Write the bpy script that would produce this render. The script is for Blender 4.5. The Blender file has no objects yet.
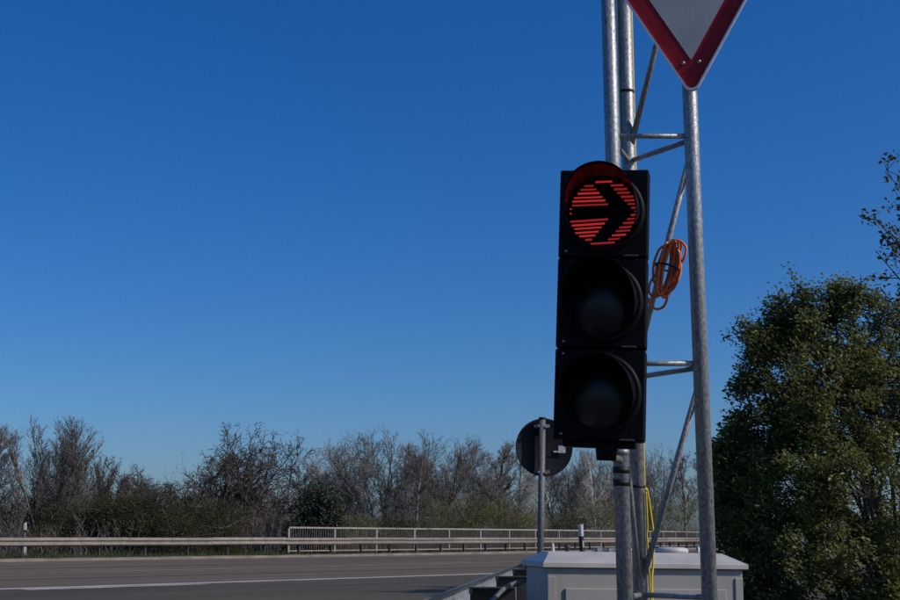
import bpy, bmesh, math, random
import numpy as np
from mathutils import Vector, Matrix, Euler

sc = bpy.context.scene
col = sc.collection
R = math.radians

# ------------------------------------------------------------------ camera, sky, sun, exposure
CAM_Z = 0.75                      # above the carriageway; the verge in front of the lens lies lower
PITCH = 10.71
FPX = 1258.0                      # focal length in pixels of a 900 px wide picture
cam_d = bpy.data.cameras.new('camera')
cam_d.sensor_width = 36.0
cam_d.lens = FPX / 900.0 * 36.0
cam_d.clip_start = 0.05
cam_d.clip_end = 6000
cam = bpy.data.objects.new('camera', cam_d)
col.objects.link(cam)
cam.location = (0, 0, CAM_Z)
cam.rotation_euler = (R(90 + PITCH), 0, 0)
sc.camera = cam

SUN_EL, SUN_AZ = 36.0, 110.0      # azimuth clockwise from +Y
sun_vec = Vector((math.sin(R(SUN_AZ)) * math.cos(R(SUN_EL)), math.cos(R(SUN_AZ)) * math.cos(R(SUN_EL)), math.sin(R(SUN_EL))))
world = bpy.data.worlds.new('World')
sc.world = world
world.use_nodes = True
wn = world.node_tree
wn.nodes.clear()
sky = wn.nodes.new('ShaderNodeTexSky')
sky.sky_type = 'NISHITA'
sky.sun_disc = False
sky.sun_elevation = R(SUN_EL)
sky.sun_rotation = R(SUN_AZ)
sky.air_density = 1.0
sky.dust_density = 1.3
sky.ozone_density = 10.0
sky.altitude = 0
bgd = wn.nodes.new('ShaderNodeBackground')
bgd.inputs['Strength'].default_value = 0.142
wo = wn.nodes.new('ShaderNodeOutputWorld')
hs = wn.nodes.new('ShaderNodeHueSaturation')
hs.inputs['Saturation'].default_value = 1.19
hs.inputs['Hue'].default_value = 0.507
wn.links.new(sky.outputs[0], hs.inputs['Color'])
wn.links.new(hs.outputs[0], bgd.inputs['Color'])
wn.links.new(bgd.outputs[0], wo.inputs['Surface'])

sun_d = bpy.data.lights.new('sun', 'SUN')
sun_d.energy = 4.0
sun_d.angle = R(0.53)
sun_d.color = (1.0, 0.91, 0.79)
sun = bpy.data.objects.new('sun', sun_d)
col.objects.link(sun)
sun.rotation_euler = sun_vec.to_track_quat('Z', 'Y').to_euler()
sun.location = sun_vec * 60

sc.view_settings.view_transform = 'Standard'
sc.view_settings.look = 'None'
sc.view_settings.gamma = 1.0
sc.view_settings.use_curve_mapping = False
sc.view_settings.exposure = -0.45


def pix(px, py, Y):
    """world point at depth Y seen at the survey mark (px, py) of the 900x600 picture"""
    xc, yc = (px - 450) / FPX, (300 - py) / FPX
    c, s = math.cos(R(PITCH)), math.sin(R(PITCH))
    yy = c - yc * s
    zz = s + yc * c
    return Vector((xc / yy * Y, Y, CAM_Z + zz / yy * Y))


# ------------------------------------------------------------------ materials
def mat(name, base, rough=0.6, metal=0.0, var=0.0, scale=8.0, bump=0.0, bscale=None, base2=None, coat=0.0,
        detail=4.0, obj_rand=0.0, spec=0.5, streak=None, backlight=0.0, emit=None, uv=False, per_obj=0.0):
    m = bpy.data.materials.new(name)
    m.use_nodes = True
    nt = m.node_tree
    b = nt.nodes['Principled BSDF']
    b.inputs['Roughness'].default_value = rough
    b.inputs['Metallic'].default_value = metal
    b.inputs['Coat Weight'].default_value = coat
    b.inputs['Specular IOR Level'].default_value = spec
    b.inputs['Base Color'].default_value = (*base, 1)
    if emit:
        b.inputs['Emission Color'].default_value = (*emit[0], 1)
        b.inputs['Emission Strength'].default_value = emit[1]
    tc = nt.nodes.new('ShaderNodeTexCoord')
    vec = tc.outputs['UV' if uv else 'Object']
    if streak:
        mp = nt.nodes.new('ShaderNodeMapping')
        mp.inputs['Scale'].default_value = streak
        nt.links.new(vec, mp.inputs['Vector'])
        vec = mp.outputs[0]
    last = None
    if var or base2:
        n = nt.nodes.new('ShaderNodeTexNoise')
        n.inputs['Scale'].default_value = scale
        n.inputs['Detail'].default_value = detail
        n.inputs['Roughness'].default_value = 0.6
        nt.links.new(vec, n.inputs['Vector'])
        r = nt.nodes.new('ShaderNodeValToRGB')
        r.color_ramp.elements[0].position = 0.32
        r.color_ramp.elements[1].position = 0.68
        lo = [max(0, c * (1 - var)) for c in base]
        hi = list(base2) if base2 else [c * (1 + var) for c in base]
        r.color_ramp.elements[0].color = (*lo, 1)
        r.color_ramp.elements[1].color = (*hi, 1)
        nt.links.new(n.outputs['Fac'], r.inputs['Fac'])
        last = r.outputs['Color']
        rr = nt.nodes.new('ShaderNodeMapRange')
        rr.inputs['To Min'].default_value = max(0.02, rough - 0.1)
        rr.inputs['To Max'].default_value = min(1, rough + 0.1)
        nt.links.new(n.outputs['Fac'], rr.inputs['Value'])
        nt.links.new(rr.outputs[0], b.inputs['Roughness'])
    if obj_rand:
        geo = nt.nodes.new('ShaderNodeNewGeometry')
        mr = nt.nodes.new('ShaderNodeMapRange')
        mr.inputs['To Min'].default_value = 1 - obj_rand
        mr.inputs['To Max'].default_value = 1 + obj_rand
        nt.links.new(geo.outputs['Random Per Island'], mr.inputs['Value'])
        mx = nt.nodes.new('ShaderNodeMix')
        mx.data_type = 'RGBA'
        mx.blend_type = 'MULTIPLY'
        mx.inputs['Factor'].default_value = 1.0
        if last is None:
            mx.inputs['A'].default_value = (*base, 1)
        else:
            nt.links.new(last, mx.inputs['A'])
        nt.links.new(mr.outputs[0], mx.inputs['B'])
        last = mx.outputs['Result']
    if per_obj:
        oi = nt.nodes.new('ShaderNodeObjectInfo')
        mr = nt.nodes.new('ShaderNodeMapRange')
        mr.inputs['To Min'].default_value = 1 - per_obj
        mr.inputs['To Max'].default_value = 1 + per_obj
        nt.links.new(oi.outputs['Random'], mr.inputs['Value'])
        mx = nt.nodes.new('ShaderNodeMix')
        mx.data_type = 'RGBA'; mx.blend_type = 'MULTIPLY'
        mx.inputs['Factor'].default_value = 1.0
        if last is None:
            mx.inputs['A'].default_value = (*base, 1)
        else:
            nt.links.new(last, mx.inputs['A'])
        nt.links.new(mr.outputs[0], mx.inputs['B'])
        last = mx.outputs['Result']
    if last is not None:
        nt.links.new(last, b.inputs['Base Color'])
    if bump:
        n2 = nt.nodes.new('ShaderNodeTexNoise')
        n2.inputs['Scale'].default_value = bscale or scale * 4
        n2.inputs['Detail'].default_value = 5
        nt.links.new(vec, n2.inputs['Vector'])
        bp = nt.nodes.new('ShaderNodeBump')
        bp.inputs['Strength'].default_value = bump
        bp.inputs['Distance'].default_value = 0.02
        nt.links.new(n2.outputs['Fac'], bp.inputs['Height'])
        nt.links.new(bp.outputs[0], b.inputs['Normal'])
    if backlight:
        tr = nt.nodes.new('ShaderNodeBsdfTranslucent')
        ms = nt.nodes.new('ShaderNodeMixShader')
        ms.inputs[0].default_value = backlight
        if last is not None:
            nt.links.new(last, tr.inputs['Color'])
        else:
            tr.inputs['Color'].default_value = (*base, 1)
        nt.links.new(b.outputs[0], ms.inputs[1])
        nt.links.new(tr.outputs[0], ms.inputs[2])
        nt.links.new(ms.outputs[0], nt.nodes['Material Output'].inputs['Surface'])
    return m


GALV = mat('galvanised_steel', (0.31, 0.315, 0.32), 0.40, 0.35, 0.45, 90, 0.15, 220, streak=(1, 1, 0.6))
GALV_DULL = mat('weathered_steel', (0.14, 0.135, 0.13), 0.6, 0.2, 0.3, 30, 0.1, 60)
RAILSTEEL = mat('road_rail_steel', (0.275, 0.232, 0.197), 0.55, 0.2, 0.22, 2.5, 0.05, 40, per_obj=0.16)
RAILPAINT = mat('railing_paint', (0.29, 0.262, 0.222), 0.6, 0.0, 0.2, 3, per_obj=0.10)
BARPAINT = mat('railing_bar_paint', (0.13, 0.118, 0.10), 0.7, 0.0, 0.2, 3, per_obj=0.3)
RAILBACK = mat('rail_back_steel', (0.27, 0.29, 0.31), 0.55, 0.35, 0.35, 14, 0.2, 80)
DARKSTEEL = mat('dark_post_steel', (0.05, 0.048, 0.046), 0.6, 0.2, 0.3, 12)
BLACKP = mat('black_polycarbonate', (0.004, 0.004, 0.0045), 0.5, 0.0, 0.3, 30, 0.06, 220, spec=0.12)
BLACKV = mat('black_visor_plastic', (0.0025, 0.0025, 0.003), 0.15, 0.0, 0.3, 20, 1.0, 13, spec=0.14)
LENS = mat('dark_lens', (0.010, 0.010, 0.012), 0.3, 0.0, 0.3, 40, spec=0.5)
LENSR = mat('unlit_red_lens', (0.006, 0.003, 0.003), 0.4, 0.0, 0.2, 60, spec=0.06)
REDLIT = mat('lit_red_bar', (0.25, 0.01, 0.01), 0.5, emit=((1.0, 0.042, 0.05), 0.58))
REDDIM = mat('dimmer_red_bar', (0.25, 0.01, 0.01), 0.5, emit=((1.0, 0.04, 0.05), 0.36))
ZINC = mat('zinc_screw', (0.3, 0.3, 0.3), 0.35, 0.7, 0.2, 40)
SIGNWHITE = mat('sign_white_sheeting', (0.53, 0.485, 0.435), 0.42, 0.0, 0.10, 6, 0.02, 120, spec=0.25)
SIGNRED = mat('sign_red_sheeting', (0.34, 0.016, 0.020), 0.42, 0.0, 0.14, 9, 0.02, 120, spec=0.2)
SIGNRIM = mat('sign_aluminium_rim', (0.62, 0.62, 0.62), 0.4, 0.3, 0.1, 20)
SIGNBACK = mat('sign_back_grey', (0.010, 0.010, 0.013), 0.55, 0.0, 0.2, 12, spec=0.2)
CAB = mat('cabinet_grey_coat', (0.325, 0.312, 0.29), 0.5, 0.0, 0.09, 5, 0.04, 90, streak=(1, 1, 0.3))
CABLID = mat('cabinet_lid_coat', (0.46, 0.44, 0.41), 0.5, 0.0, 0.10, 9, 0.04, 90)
SEAL = mat('black_rubber', (0.008, 0.008, 0.008), 0.6, 0.0, 0.2, 20)
ORANGE = mat('orange_cable', (0.72, 0.155, 0.025), 0.4, 0.0, 0.2, 25)
YELLOW = mat('yellow_cable', (0.62, 0.44, 0.02), 0.45, 0.0, 0.15, 20)
WHITEPL = mat('white_plastic', (0.5, 0.5, 0.48), 0.5, 0.0, 0.12, 12)
STICKER = mat('pale_sticker', (0.35, 0.36, 0.38), 0.6, 0.0, 0.5, 70)
ASPH = mat('dark_asphalt', (0.092, 0.079, 0.056), 0.9, 0.0, 0.30, 1.0, 0.4, 40, detail=14, spec=0.2, uv=True, streak=(0.11, 1.1, 1))
CONC = mat('worn_brown_carriageway', (0.140, 0.110, 0.076), 0.9, 0.0, 0.30, 1.0, 0.3, 30, detail=14, spec=0.2, uv=True, streak=(0.07, 1.0, 1))
WHITEP = mat('white_road_paint', (0.42, 0.385, 0.33), 0.75, 0.0, 0.35, 1.0, 0.1, 60, detail=10, uv=True, streak=(1.2, 5, 1))
WORNP = mat('worn_road_paint', (0.25, 0.215, 0.175), 0.8, 0.0, 0.4, 1.0, detail=10, uv=True, streak=(0.7, 4, 1))
TAR = mat('tar_seam', (0.085, 0.065, 0.05), 0.8, 0.0, 0.3, 2)
KERBM = mat('kerb_concrete', (0.19, 0.155, 0.125), 0.85, 0.0, 0.35, 1.3, 0.3, 20, detail=8)
SOIL = mat('verge_soil', (0.055, 0.058, 0.025), 0.95, 0.0, 0.45, 0.4, 0.6, 12, base2=(0.085, 0.075, 0.04), detail=8)
GRASSM = mat('grass', (0.055, 0.075, 0.022), 0.7, 0.0, obj_rand=0.45, backlight=0.25)
BARK = mat('grey_brown_bark', (0.170, 0.147, 0.126), 0.85, 0.0, 0.4, 5, spec=0.2)
BARKD = mat('dark_bark', (0.080, 0.067, 0.056), 0.85, 0.0, 0.4, 5, spec=0.2)
BARKP = mat('pale_bark', (0.24, 0.215, 0.19), 0.85, 0.0, 0.4, 4, spec=0.2)
BARKB = mat('birch_bark', (0.38, 0.36, 0.33), 0.8, 0.0, 0.6, 6)
LEAF_OLIVE = mat('olive_leaf', (0.068, 0.063, 0.026), 0.7, 0.0, obj_rand=0.55, backlight=0.3, spec=0.2)
LEAF_WILLOW = mat('willow_leaf', (0.165, 0.155, 0.042), 0.7, 0.0, obj_rand=0.45, backlight=0.3, spec=0.2)
LEAF_BROWN = mat('brown_bud', (0.10, 0.075, 0.05), 0.7, 0.0, obj_rand=0.4)
LEAF_PINE = mat('pine_needle', (0.028, 0.040, 0.016), 0.6, 0.0, obj_rand=0.5)
LEAF_GREEN = mat('fresh_green_leaf', (0.160, 0.172, 0.050), 0.5, 0.0, obj_rand=0.5, backlight=0.35, spec=0.3)
LEAF_DARK = mat('young_dark_leaf', (0.075, 0.070, 0.030), 0.5, 0.0, obj_rand=0.5, backlight=0.25, spec=0.3)


# ------------------------------------------------------------------ mesh helpers
class MB:
    def __init__(self):
        self.v, self.f, self.s = [], [], []

    def add(self, vs, fs, smooth=False):
        o = len(self.v)
        self.v += [tuple(p) for p in vs]
        self.f += [tuple(i + o for i in f) for f in fs]
        self.s += [smooth] * len(fs)

    def box(self, c, size, rot=None, bevel=0.0):
        if bevel:
            bm = bmesh.new()
            bmesh.ops.create_cube(bm, size=1)
            bmesh.ops.scale(bm, vec=size, verts=bm.verts)
            bmesh.ops.bevel(bm, geom=bm.edges[:], offset=bevel, segments=2, affect='EDGES', profile=0.5)
            bm.verts.index_update()
            vs = [v.co.copy() for v in bm.verts]
            fs = [[v.index for v in f.verts] for f in bm.faces]
            bm.free()
        else:
            x, y, z = [d / 2 for d in size]
            vs = [Vector(p) for p in ((-x, -y, -z), (x, -y, -z), (x, y, -z), (-x, y, -z), (-x, -y, z), (x, -y, z), (x, y, z), (-x, y, z))]
            fs = [(0, 3, 2, 1), (4, 5, 6, 7), (0, 1, 5, 4), (1, 2, 6, 5), (2, 3, 7, 6), (3, 0, 4, 7)]
        if rot is not None:
            vs = [rot @ v for v in vs]
        c = Vector(c)
        self.add([v + c for v in vs], fs)
        return self

    def tube(self, pts, rads, n=16, caps=True):
        pts = [Vector(p) for p in pts]
        if not hasattr(rads, '__len__'):
            rads = [rads] * len(pts)
        t0 = (pts[1] - pts[0]).normalized()
        up = Vector((0, 0, 1)) if abs(t0.z) < 0.9 else Vector((1, 0, 0))
        a = t0.cross(up).normalized()
        vs, fs = [], []
        for i, p in enumerate(pts):
            t = (pts[min(i + 1, len(pts) - 1)] - pts[max(i - 1, 0)]).normalized()
            a = (a - t * a.dot(t)).normalized()
            b = t.cross(a)
            for k in range(n):
                w = 2 * math.pi * k / n
                vs.append(p + (a * math.cos(w) + b * math.sin(w)) * rads[i])
        for i in range(len(pts) - 1):
            for k in range(n):
                k2 = (k + 1) % n
                fs.append((i * n + k, i * n + k2, (i + 1) * n + k2, (i + 1) * n + k))
        self.add(vs, fs, True)
        if caps:
            o = len(self.v) - len(vs)
            self.f.append(tuple(o + k for k in reversed(range(n)))); self.s.append(False)
            self.f.append(tuple(o + (len(pts) - 1) * n + k for k in range(n))); self.s.append(False)
        return self

    def lathe(self, prof, n=32, M=None):
        """profile of (r, h) turned about local z"""
        vs, fs = [], []
        for r, h in prof:
            for k in range(n):
                w = 2 * math.pi * k / n
                p = Vector((r * math.cos(w), r * math.sin(w), h))
                vs.append(M @ p if M is not None else p)
        for i in range(len(prof) - 1):
            for k in range(n):
                k2 = (k + 1) % n
                fs.append((i * n + k, i * n + k2, (i + 1) * n + k2, (i + 1) * n + k))
        self.add(vs, fs, True)
        return self

    def prism(self, poly, y0, y1, M=None):
        """polygon of (x, z) extruded along y"""
        n = len(poly)
        vs = [Vector((x, y0, z)) for x, z in poly] + [Vector((x, y1, z)) for x, z in poly]
        if M is not None:
            vs = [M @ v for v in vs]
        fs = [tuple(range(n)), tuple(reversed(range(n, 2 * n)))]
        fs += [(i, i + n, (i + 1) % n + n, (i + 1) % n) for i in range(n)]
        self.add(vs, fs)
        return self

    def mesh(self, name, m):
        me = bpy.data.meshes.new(name)
        me.from_pydata(self.v, [], self.f)
        me.polygons.foreach_set('use_smooth', self.s)
        me.materials.append(m)
        me.update()
        bm = bmesh.new()
        bm.from_mesh(me)
        bmesh.ops.recalc_face_normals(bm, faces=bm.faces)
        bm.to_mesh(me)
        bm.free()
        return me

    def build(self, name, m, parent=None):
        return link(name, self.mesh(name, m), parent)


def link(name, me, parent=None, loc=None, rot=None, scale=None):
    o = bpy.data.objects.new(name, me)
    col.objects.link(o)
    if parent is not None:
        o.parent = parent
    if loc is not None:
        o.location = loc
    if rot is not None:
        o.rotation_euler = rot
    if scale is not None:
        o.scale = scale
    return o


def tag(o, label=None, cat=None, group=None, kind=None):
    if label: o['label'] = label
    if cat: o['category'] = cat
    if group: o['group'] = group
    if kind: o['kind'] = kind
    return o


def thing(name, loc, label, cat, group=None, rot=(0, 0, 0)):
    o = link(name, None, None, loc, rot)
    o.empty_display_size = 0.2
    return tag(o, label, cat, group)


def np_mesh(name, V, F, m, smooth=False):
    me = bpy.data.meshes.new(name)
    V = np.asarray(V, np.float32); F = np.asarray(F, np.int32)
    k = F.shape[1]
    me.vertices.add(len(V)); me.vertices.foreach_set('co', V.ravel())
    me.loops.add(F.size); me.loops.foreach_set('vertex_index', F.ravel())
    me.polygons.add(len(F))
    me.polygons.foreach_set('loop_start', np.arange(0, F.size, k, dtype=np.int32))
    me.polygons.foreach_set('loop_total', np.full(len(F), k, np.int32))
    me.polygons.foreach_set('use_smooth', np.full(len(F), smooth))
    me.materials.append(m)
    me.update(calc_edges=True)
    return me


def sticks(segs, n=3):
    """segs: rows p0 p1 r0 r1 -> prism mesh arrays"""
    S = np.asarray(segs, np.float64)
    p0, p1, r0, r1 = S[:, 0:3], S[:, 3:6], S[:, 6], S[:, 7]
    t = p1 - p0
    t /= np.maximum(np.linalg.norm(t, axis=1, keepdims=True), 1e-9)
    up = np.where(np.abs(t[:, 2:3]) < 0.9, np.array([[0, 0, 1.0]]), np.array([[1.0, 0, 0]]))
    a = np.cross(t, up); a /= np.linalg.norm(a, axis=1, keepdims=True)
    b = np.cross(t, a)
    rings = []
    for p, r in ((p0, r0), (p1, r1)):
        for k in range(n):
            w = 2 * math.pi * k / n
            rings.append(p + (a * math.cos(w) + b * math.sin(w)) * r[:, None])
    V = np.stack(rings, 1)                       # N, 2n, 3
    base = (np.arange(len(S)) * 2 * n)[:, None]
    F = np.stack([np.concatenate([base + k, base + (k + 1) % n, base + n + (k + 1) % n, base + n + k], 1) for k in range(n)], 1)
    return V.reshape(-1, 3), F.reshape(-1, 4)


def leaves(P, size, rng, aspect=0.6, face=0.9):
    """one four-cornered leaf at each row of P, blades turned up and towards the light as leaves are"""
    N = len(P)
    nrm = rng.normal(size=(N, 3)) + face * (np.array([0, 0, 0.7]) + 0.5 * np.array(sun_vec))
    nrm /= np.linalg.norm(nrm, axis=1, keepdims=True)
    d = np.cross(nrm, rng.normal(size=(N, 3))); d /= np.linalg.norm(d, axis=1, keepdims=True)
    u = np.cross(nrm, d)
    s = size * rng.uniform(0.55, 1.25, (N, 1))
    lift = nrm * s * 0.12
    V = np.stack([P - d * s * 0.5, P + u * s * aspect * 0.5 + lift, P + d * s * 0.5, P - u * s * aspect * 0.5 + lift], 1)
    F = (np.arange(N) * 4)[:, None] + np.arange(4)[None, :]
    return V.reshape(-1, 3), F


# ------------------------------------------------------------------ the road: coordinates (s along, o to the far side)
RC, H0 = 250.0, R(43)
P0 = Vector((-4.2, 21.6))
CEN = P0 + Vector((-math.cos(H0), math.sin(H0))) * RC


def so(s, o):
    h = H0 - s / RC
    n = Vector((-math.cos(h), math.sin(h)))
    p = CEN - n * (RC - o)
    return p.x, p.y, h


def sstep(a, b, x):
    t = min(1, max(0, (x - a) / (b - a)))
    return t * t * (3 - 2 * t)


def hgt(s, o):
    z = -0.45 * sstep(-5.0, -15.0, o)
    if o > 23.5:
        z -= (3.2 * sstep(16, 30, s) + 0.15) * sstep(23.5, 31, o)
    return z


def xy_so(x, y):
    d = Vector((x, y)) - CEN
    o = RC - d.length
    n = -d.normalized()
    h = math.atan2(n.y, -n.x)
    return (H0 - h) * RC, o


def gz(x, y):
    return hgt(*xy_so(x, y))


def strip(name, s0, s1, o0, o1, dz, m, ds=1.5, no=2, parent=None, wob=0.0, seed=0):
    rr = random.Random(seed)
    ns = max(2, int((s1 - s0) / ds))
    V, F = [], []
    for i in range(ns + 1):
        s = s0 + (s1 - s0) * i / ns
        for j in range(no + 1):
            o = o0 + (o1 - o0) * j / no
            if wob and j in (0, no):
                o += rr.uniform(-wob, wob)
            x, y, h = so(s, o)
            V.append((x, y, hgt(s, o) + dz))
    w = no + 1
    for i in range(ns):
        for j in range(no):
            a = i * w + j
            F.append((a, a + w, a + w + 1, a + 1))
    me = np_mesh(name, V, F, m, True)
    uvl = me.uv_layers.new(name='road')
    UV = np.array([(s0 + (s1 - s0) * i / ns, o0 + (o1 - o0) * j / no) for i in range(ns + 1) for j in range(no + 1)], np.float32)
    uvl.data.foreach_set('uv', UV[np.array(F, np.int32).ravel()].ravel())
    return link(name, me, parent)


# ground sheet
sg = sorted(set([-380, -300, -220, -160, -110, -80] + list(np.arange(-60, 130, 2.5)) + [140, 165, 200, 260, 330, 400]))
og = sorted(set([-420, -300, -200, -120, -80, -50, -35, -26] + list(np.arange(-20, 34, 0.9)) + [36, 42, 50, 60, 80, 110, 140, 180, 210]))
V, F = [], []
rr = random.Random(3)
for s in sg:
    for o in og:
        x, y, h = so(s, o)
        bumpz = 0 if -14 < o < 22.8 else rr.uniform(-0.03, 0.03)
        V.append((x, y, hgt(s, o) - 0.03 + bumpz))
w = len(og)
for i in range(len(sg) - 1):
    for j in range(w - 1):
        a = i * w + j
        F.append((a, a + w, a + w + 1, a + 1))
tag(link('ground', np_mesh('ground', V, F, SOIL, True)), 'soil and rough grass verge around the road', kind='structure')
mbt = MB(); mbt.add([(-3000, -3000, -6), (3000, -3000, -6), (3000, 3000, -6), (-3000, 3000, -6)], [(0, 1, 2, 3)])
tag(mbt.build('terrain', SOIL), 'flat land far beyond the road', kind='structure')

asph = tag(strip('slip_road', -50, 75, -12.6, 0.0, 0.0, ASPH, no=12), 'dark asphalt of the slip road', kind='structure')
conc = tag(strip('carriageway', -70, 125, 0.0, 19.8, 0.002, CONC, no=4), 'brownish worn carriageway of the main road', kind='structure')
for name, a, b, o0, o1, m, wb in (
        ('edge_line', -40, 90, -0.22, 0.24, WHITEP, 0.015), ('lane_line', -60, 110, 7.4, 7.78, WORNP, 0.02),
        ('far_edge_line', -60, 120, 17.3, 17.6, WORNP, 0.02)):
    strip(name, a, b, o0, o1, 0.007, m, no=1, ds=1.0, parent=conc, wob=wb, seed=len(name))
for k, o in enumerate((3.7, 11.2, 14.6)):
    strip('tar_seam', -60, 120, o, o + 0.16, 0.006, TAR, no=1, ds=0.8, parent=conc, wob=0.04, seed=k)
# white dash remnants at the left end of the bold line
strip('line_patch', -3.4, -0.2, -0.62, -0.28, 0.007, WHITEP, no=1, ds=0.5, parent=asph, wob=0.03, seed=9)
# kerb strip
mk = MB()
prof = [(19.8, -0.02), (19.82, 0.09), (20.5, 0.10), (20.52, -0.02)]
V, F = [], []
ss = np.arange(-70, 125, 1.5)
for s in ss:
    for o, z in prof:
        x, y, h = so(s, o); V.append((x, y, z))
for i in range(len(ss) - 1):
    for j in range(3):
        a = i * 4 + j
        F.append((a, a + 4, a + 5, a + 1))
tag(link('kerb', np_mesh('kerb', V, F, KERBM)), 'pale concrete kerb along the far edge of the road', kind='structure')
tag(strip('bridge_walkway', 26, 125, 20.52, 23.4, 0.012, KERBM, no=2), 'pale paved strip below the bridge railing', kind='structure')

# ------------------------------------------------------------------ guardrails
W_PROF = [(0.000, 0.155), (0.020, 0.150), (0.060, 0.118), (0.082, 0.098), (0.082, 0.058), (0.060, 0.040), (0.012, 0.014),
          (0.012, -0.014), (0.060, -0.040), (0.082, -0.058), (0.082, -0.098), (0.060, -0.118), (0.020, -0.150), (0.000, -0.155)]


def wbeam_mesh(name, L, m):
    """beam along local y, profile bulging to +x, centred on z = 0"""
    n = len(W_PROF)
    mb = MB()
    vs = [(x, y, z) for y in (-L / 2, L / 2) for x, z in W_PROF] + [(x - 0.004, y, z) for y in (-L / 2, L / 2) for x, z in W_PROF]
    fs = []
    for i in range(n - 1):
        fs.append((i, i + 1, n + i + 1, n + i))
        fs.append((2 * n + i, 3 * n + i, 3 * n + i + 1, 2 * n + i + 1))
    for q in (0, n):
        for i in range(n - 1):
            fs.append((q + i, 2 * n + q + i, 2 * n + q + i + 1, q + i + 1))
    fs.append((0, n, 3 * n, 2 * n)); fs.append((n - 1, 3 * n - 1 - 0, 4 * n - 1, 2 * n - 1)) if False else None
    mb.add(vs, [f for f in fs if f], False)
    return mb.mesh(name, m)


# far rail
RO = 22.4
fx, fy, fh = so(30, RO)
far = thing('guardrail', (fx, fy, 0), 'long weathered steel guardrail along the far side of the road', 'guardrail')
beam_me = wbeam_mesh('beam', 4.03, RAILSTEEL)
pm = MB().box((-0.10, 0, 0.20), (0.10, 0.055, 0.98)).box((-0.03, 0, 0.60), (0.05, 0.09, 0.20))
post_me = pm.mesh('post', DARKSTEEL)
inv = far.matrix_world.inverted() if False else Matrix.Translation((-fx, -fy, 0))
k = 0
s = -14.0
while s < 112:
    x, y, h = so(s, RO)
    # bulge faces the road: local +x to the near side (direction -n)
    o = link('beam', beam_me, far, (x - fx, y - fy, 0.605 + 0.006 * math.sin(s * 5.1)), (0.0012 * math.sin(s * 3.7), 0, -h))
    s += 4.0 * RC / (RC - RO)
s = -13.0
while s < 110:
    x, y, h = so(s, RO)
    link('post', post_me, far, (x - fx, y - fy, 0.0), (0, 0, -h))
    s += (4.0 if s < 12 else 2.0) * RC / (RC - RO)

# bridge railing
BO = 23.25
bx_, by_, bh_ = so(26, BO)
brl = thing('bridge_railing', (bx_, by_, 0), 'pale bridge railing with thin upright bars behind the guardrail', 'railing')
S0 = 24.5
BAY = 2.9 * RC / (RC - BO)
rail_me = MB().box((0, 0, 0), (0.09, 2.9, 0.075), bevel=0.012).mesh('top_rail', RAILPAINT)
low_me = MB().box((0, 0, 0), (0.05, 2.86, 0.05)).mesh('bottom_rail', RAILPAINT)
rp_me = MB().box((0, 0, 0.54), (0.075, 0.095, 1.20)).mesh('post', RAILPAINT)
bal_me = MB().box((0, 0, 0), (0.018, 0.024, 0.92)).mesh('baluster', BARPAINT)
far_bars = MB()
for i in range(21):
    s = S0 + i * BAY
    x, y, h = so(s, BO)
    link('post', rp_me, brl, (x - bx_, y - by_, 0), (0, 0, -h))
    x, y, h = so(s + BAY / 2, BO)
    link('top_rail', rail_me, brl, (x - bx_, y - by_, 1.175), (0, 0, -h))
    link('bottom_rail', low_me, brl, (x - bx_, y - by_, 0.20), (0, 0, -h))
    for j in range(1, 20):
        x, y, h = so(s + BAY * j / 20, BO)
        if i < 15:
            link('baluster', bal_me, brl, (x - bx_, y - by_, 0.68), (0, 0, -h))
        else:
            far_bars.box((x - bx_, y - by_, 0.68), (0.018, 0.024, 0.92), Matrix.Rotation(-h, 3, 'Z'))
tag(far_bars.build('far_balusters', BARPAINT, brl), kind='stuff')

# near rail, seen from behind
A, B = Vector((-0.095, 5.3)), Vector((0.63, 12.0))
dr = (B - A).normalized()
ang = math.atan2(dr.x, dr.y)
zt = 0.503
nr_o = A - dr * 2.6
near = thing('guardrail', (nr_o.x, nr_o.y, gz(nr_o.x, nr_o.y)), 'galvanised guardrail seen from behind beside the grey cabinet', 'guardrail', rot=(0, 0, -ang))
nb_me = wbeam_mesh('beam', 4.04, RAILBACK)
g0 = near.location.z
for i in range(5):
    link('beam', nb_me, near, (0, 2.0 + 4 * i, zt - 0.155 - g0), (0, 0, math.pi))
# C-shaped distance pieces and posts behind the beam (local +x)
sp = MB()
sp.box((0.125, 0, -0.020), (0.25, 0.10, 0.006)).box((0.125, 0.05, -0.165), (0.25, 0.006, 0.29)).box((0.125, 0, -0.31), (0.25, 0.10, 0.006))
sp.box((0.012, -0.02, -0.035), (0.02, 0.06, 0.03))
sp_me = sp.mesh('spacer', DARKSTEEL)
bl = MB().tube([(0.10, 0.046, -0.10), (0.10, 0.038, -0.10)], 0.012, 8)
bl_me = bl.mesh('bolt', ZINC)
pt_me = MB().box((0.20, 0.085, -0.50), (0.10, 0.055, 1.0)).mesh('post', RAILBACK)
for i in range(10):
    yy = 0.35 + 2.0 * i
    s_ = link('spacer', sp_me, near, (0.012, yy, zt - g0))
    link('bolt', bl_me, s_, (0, 0, 0))
    link('post', pt_me, near, (0.012, yy, zt - g0 - 0.02))

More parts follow.
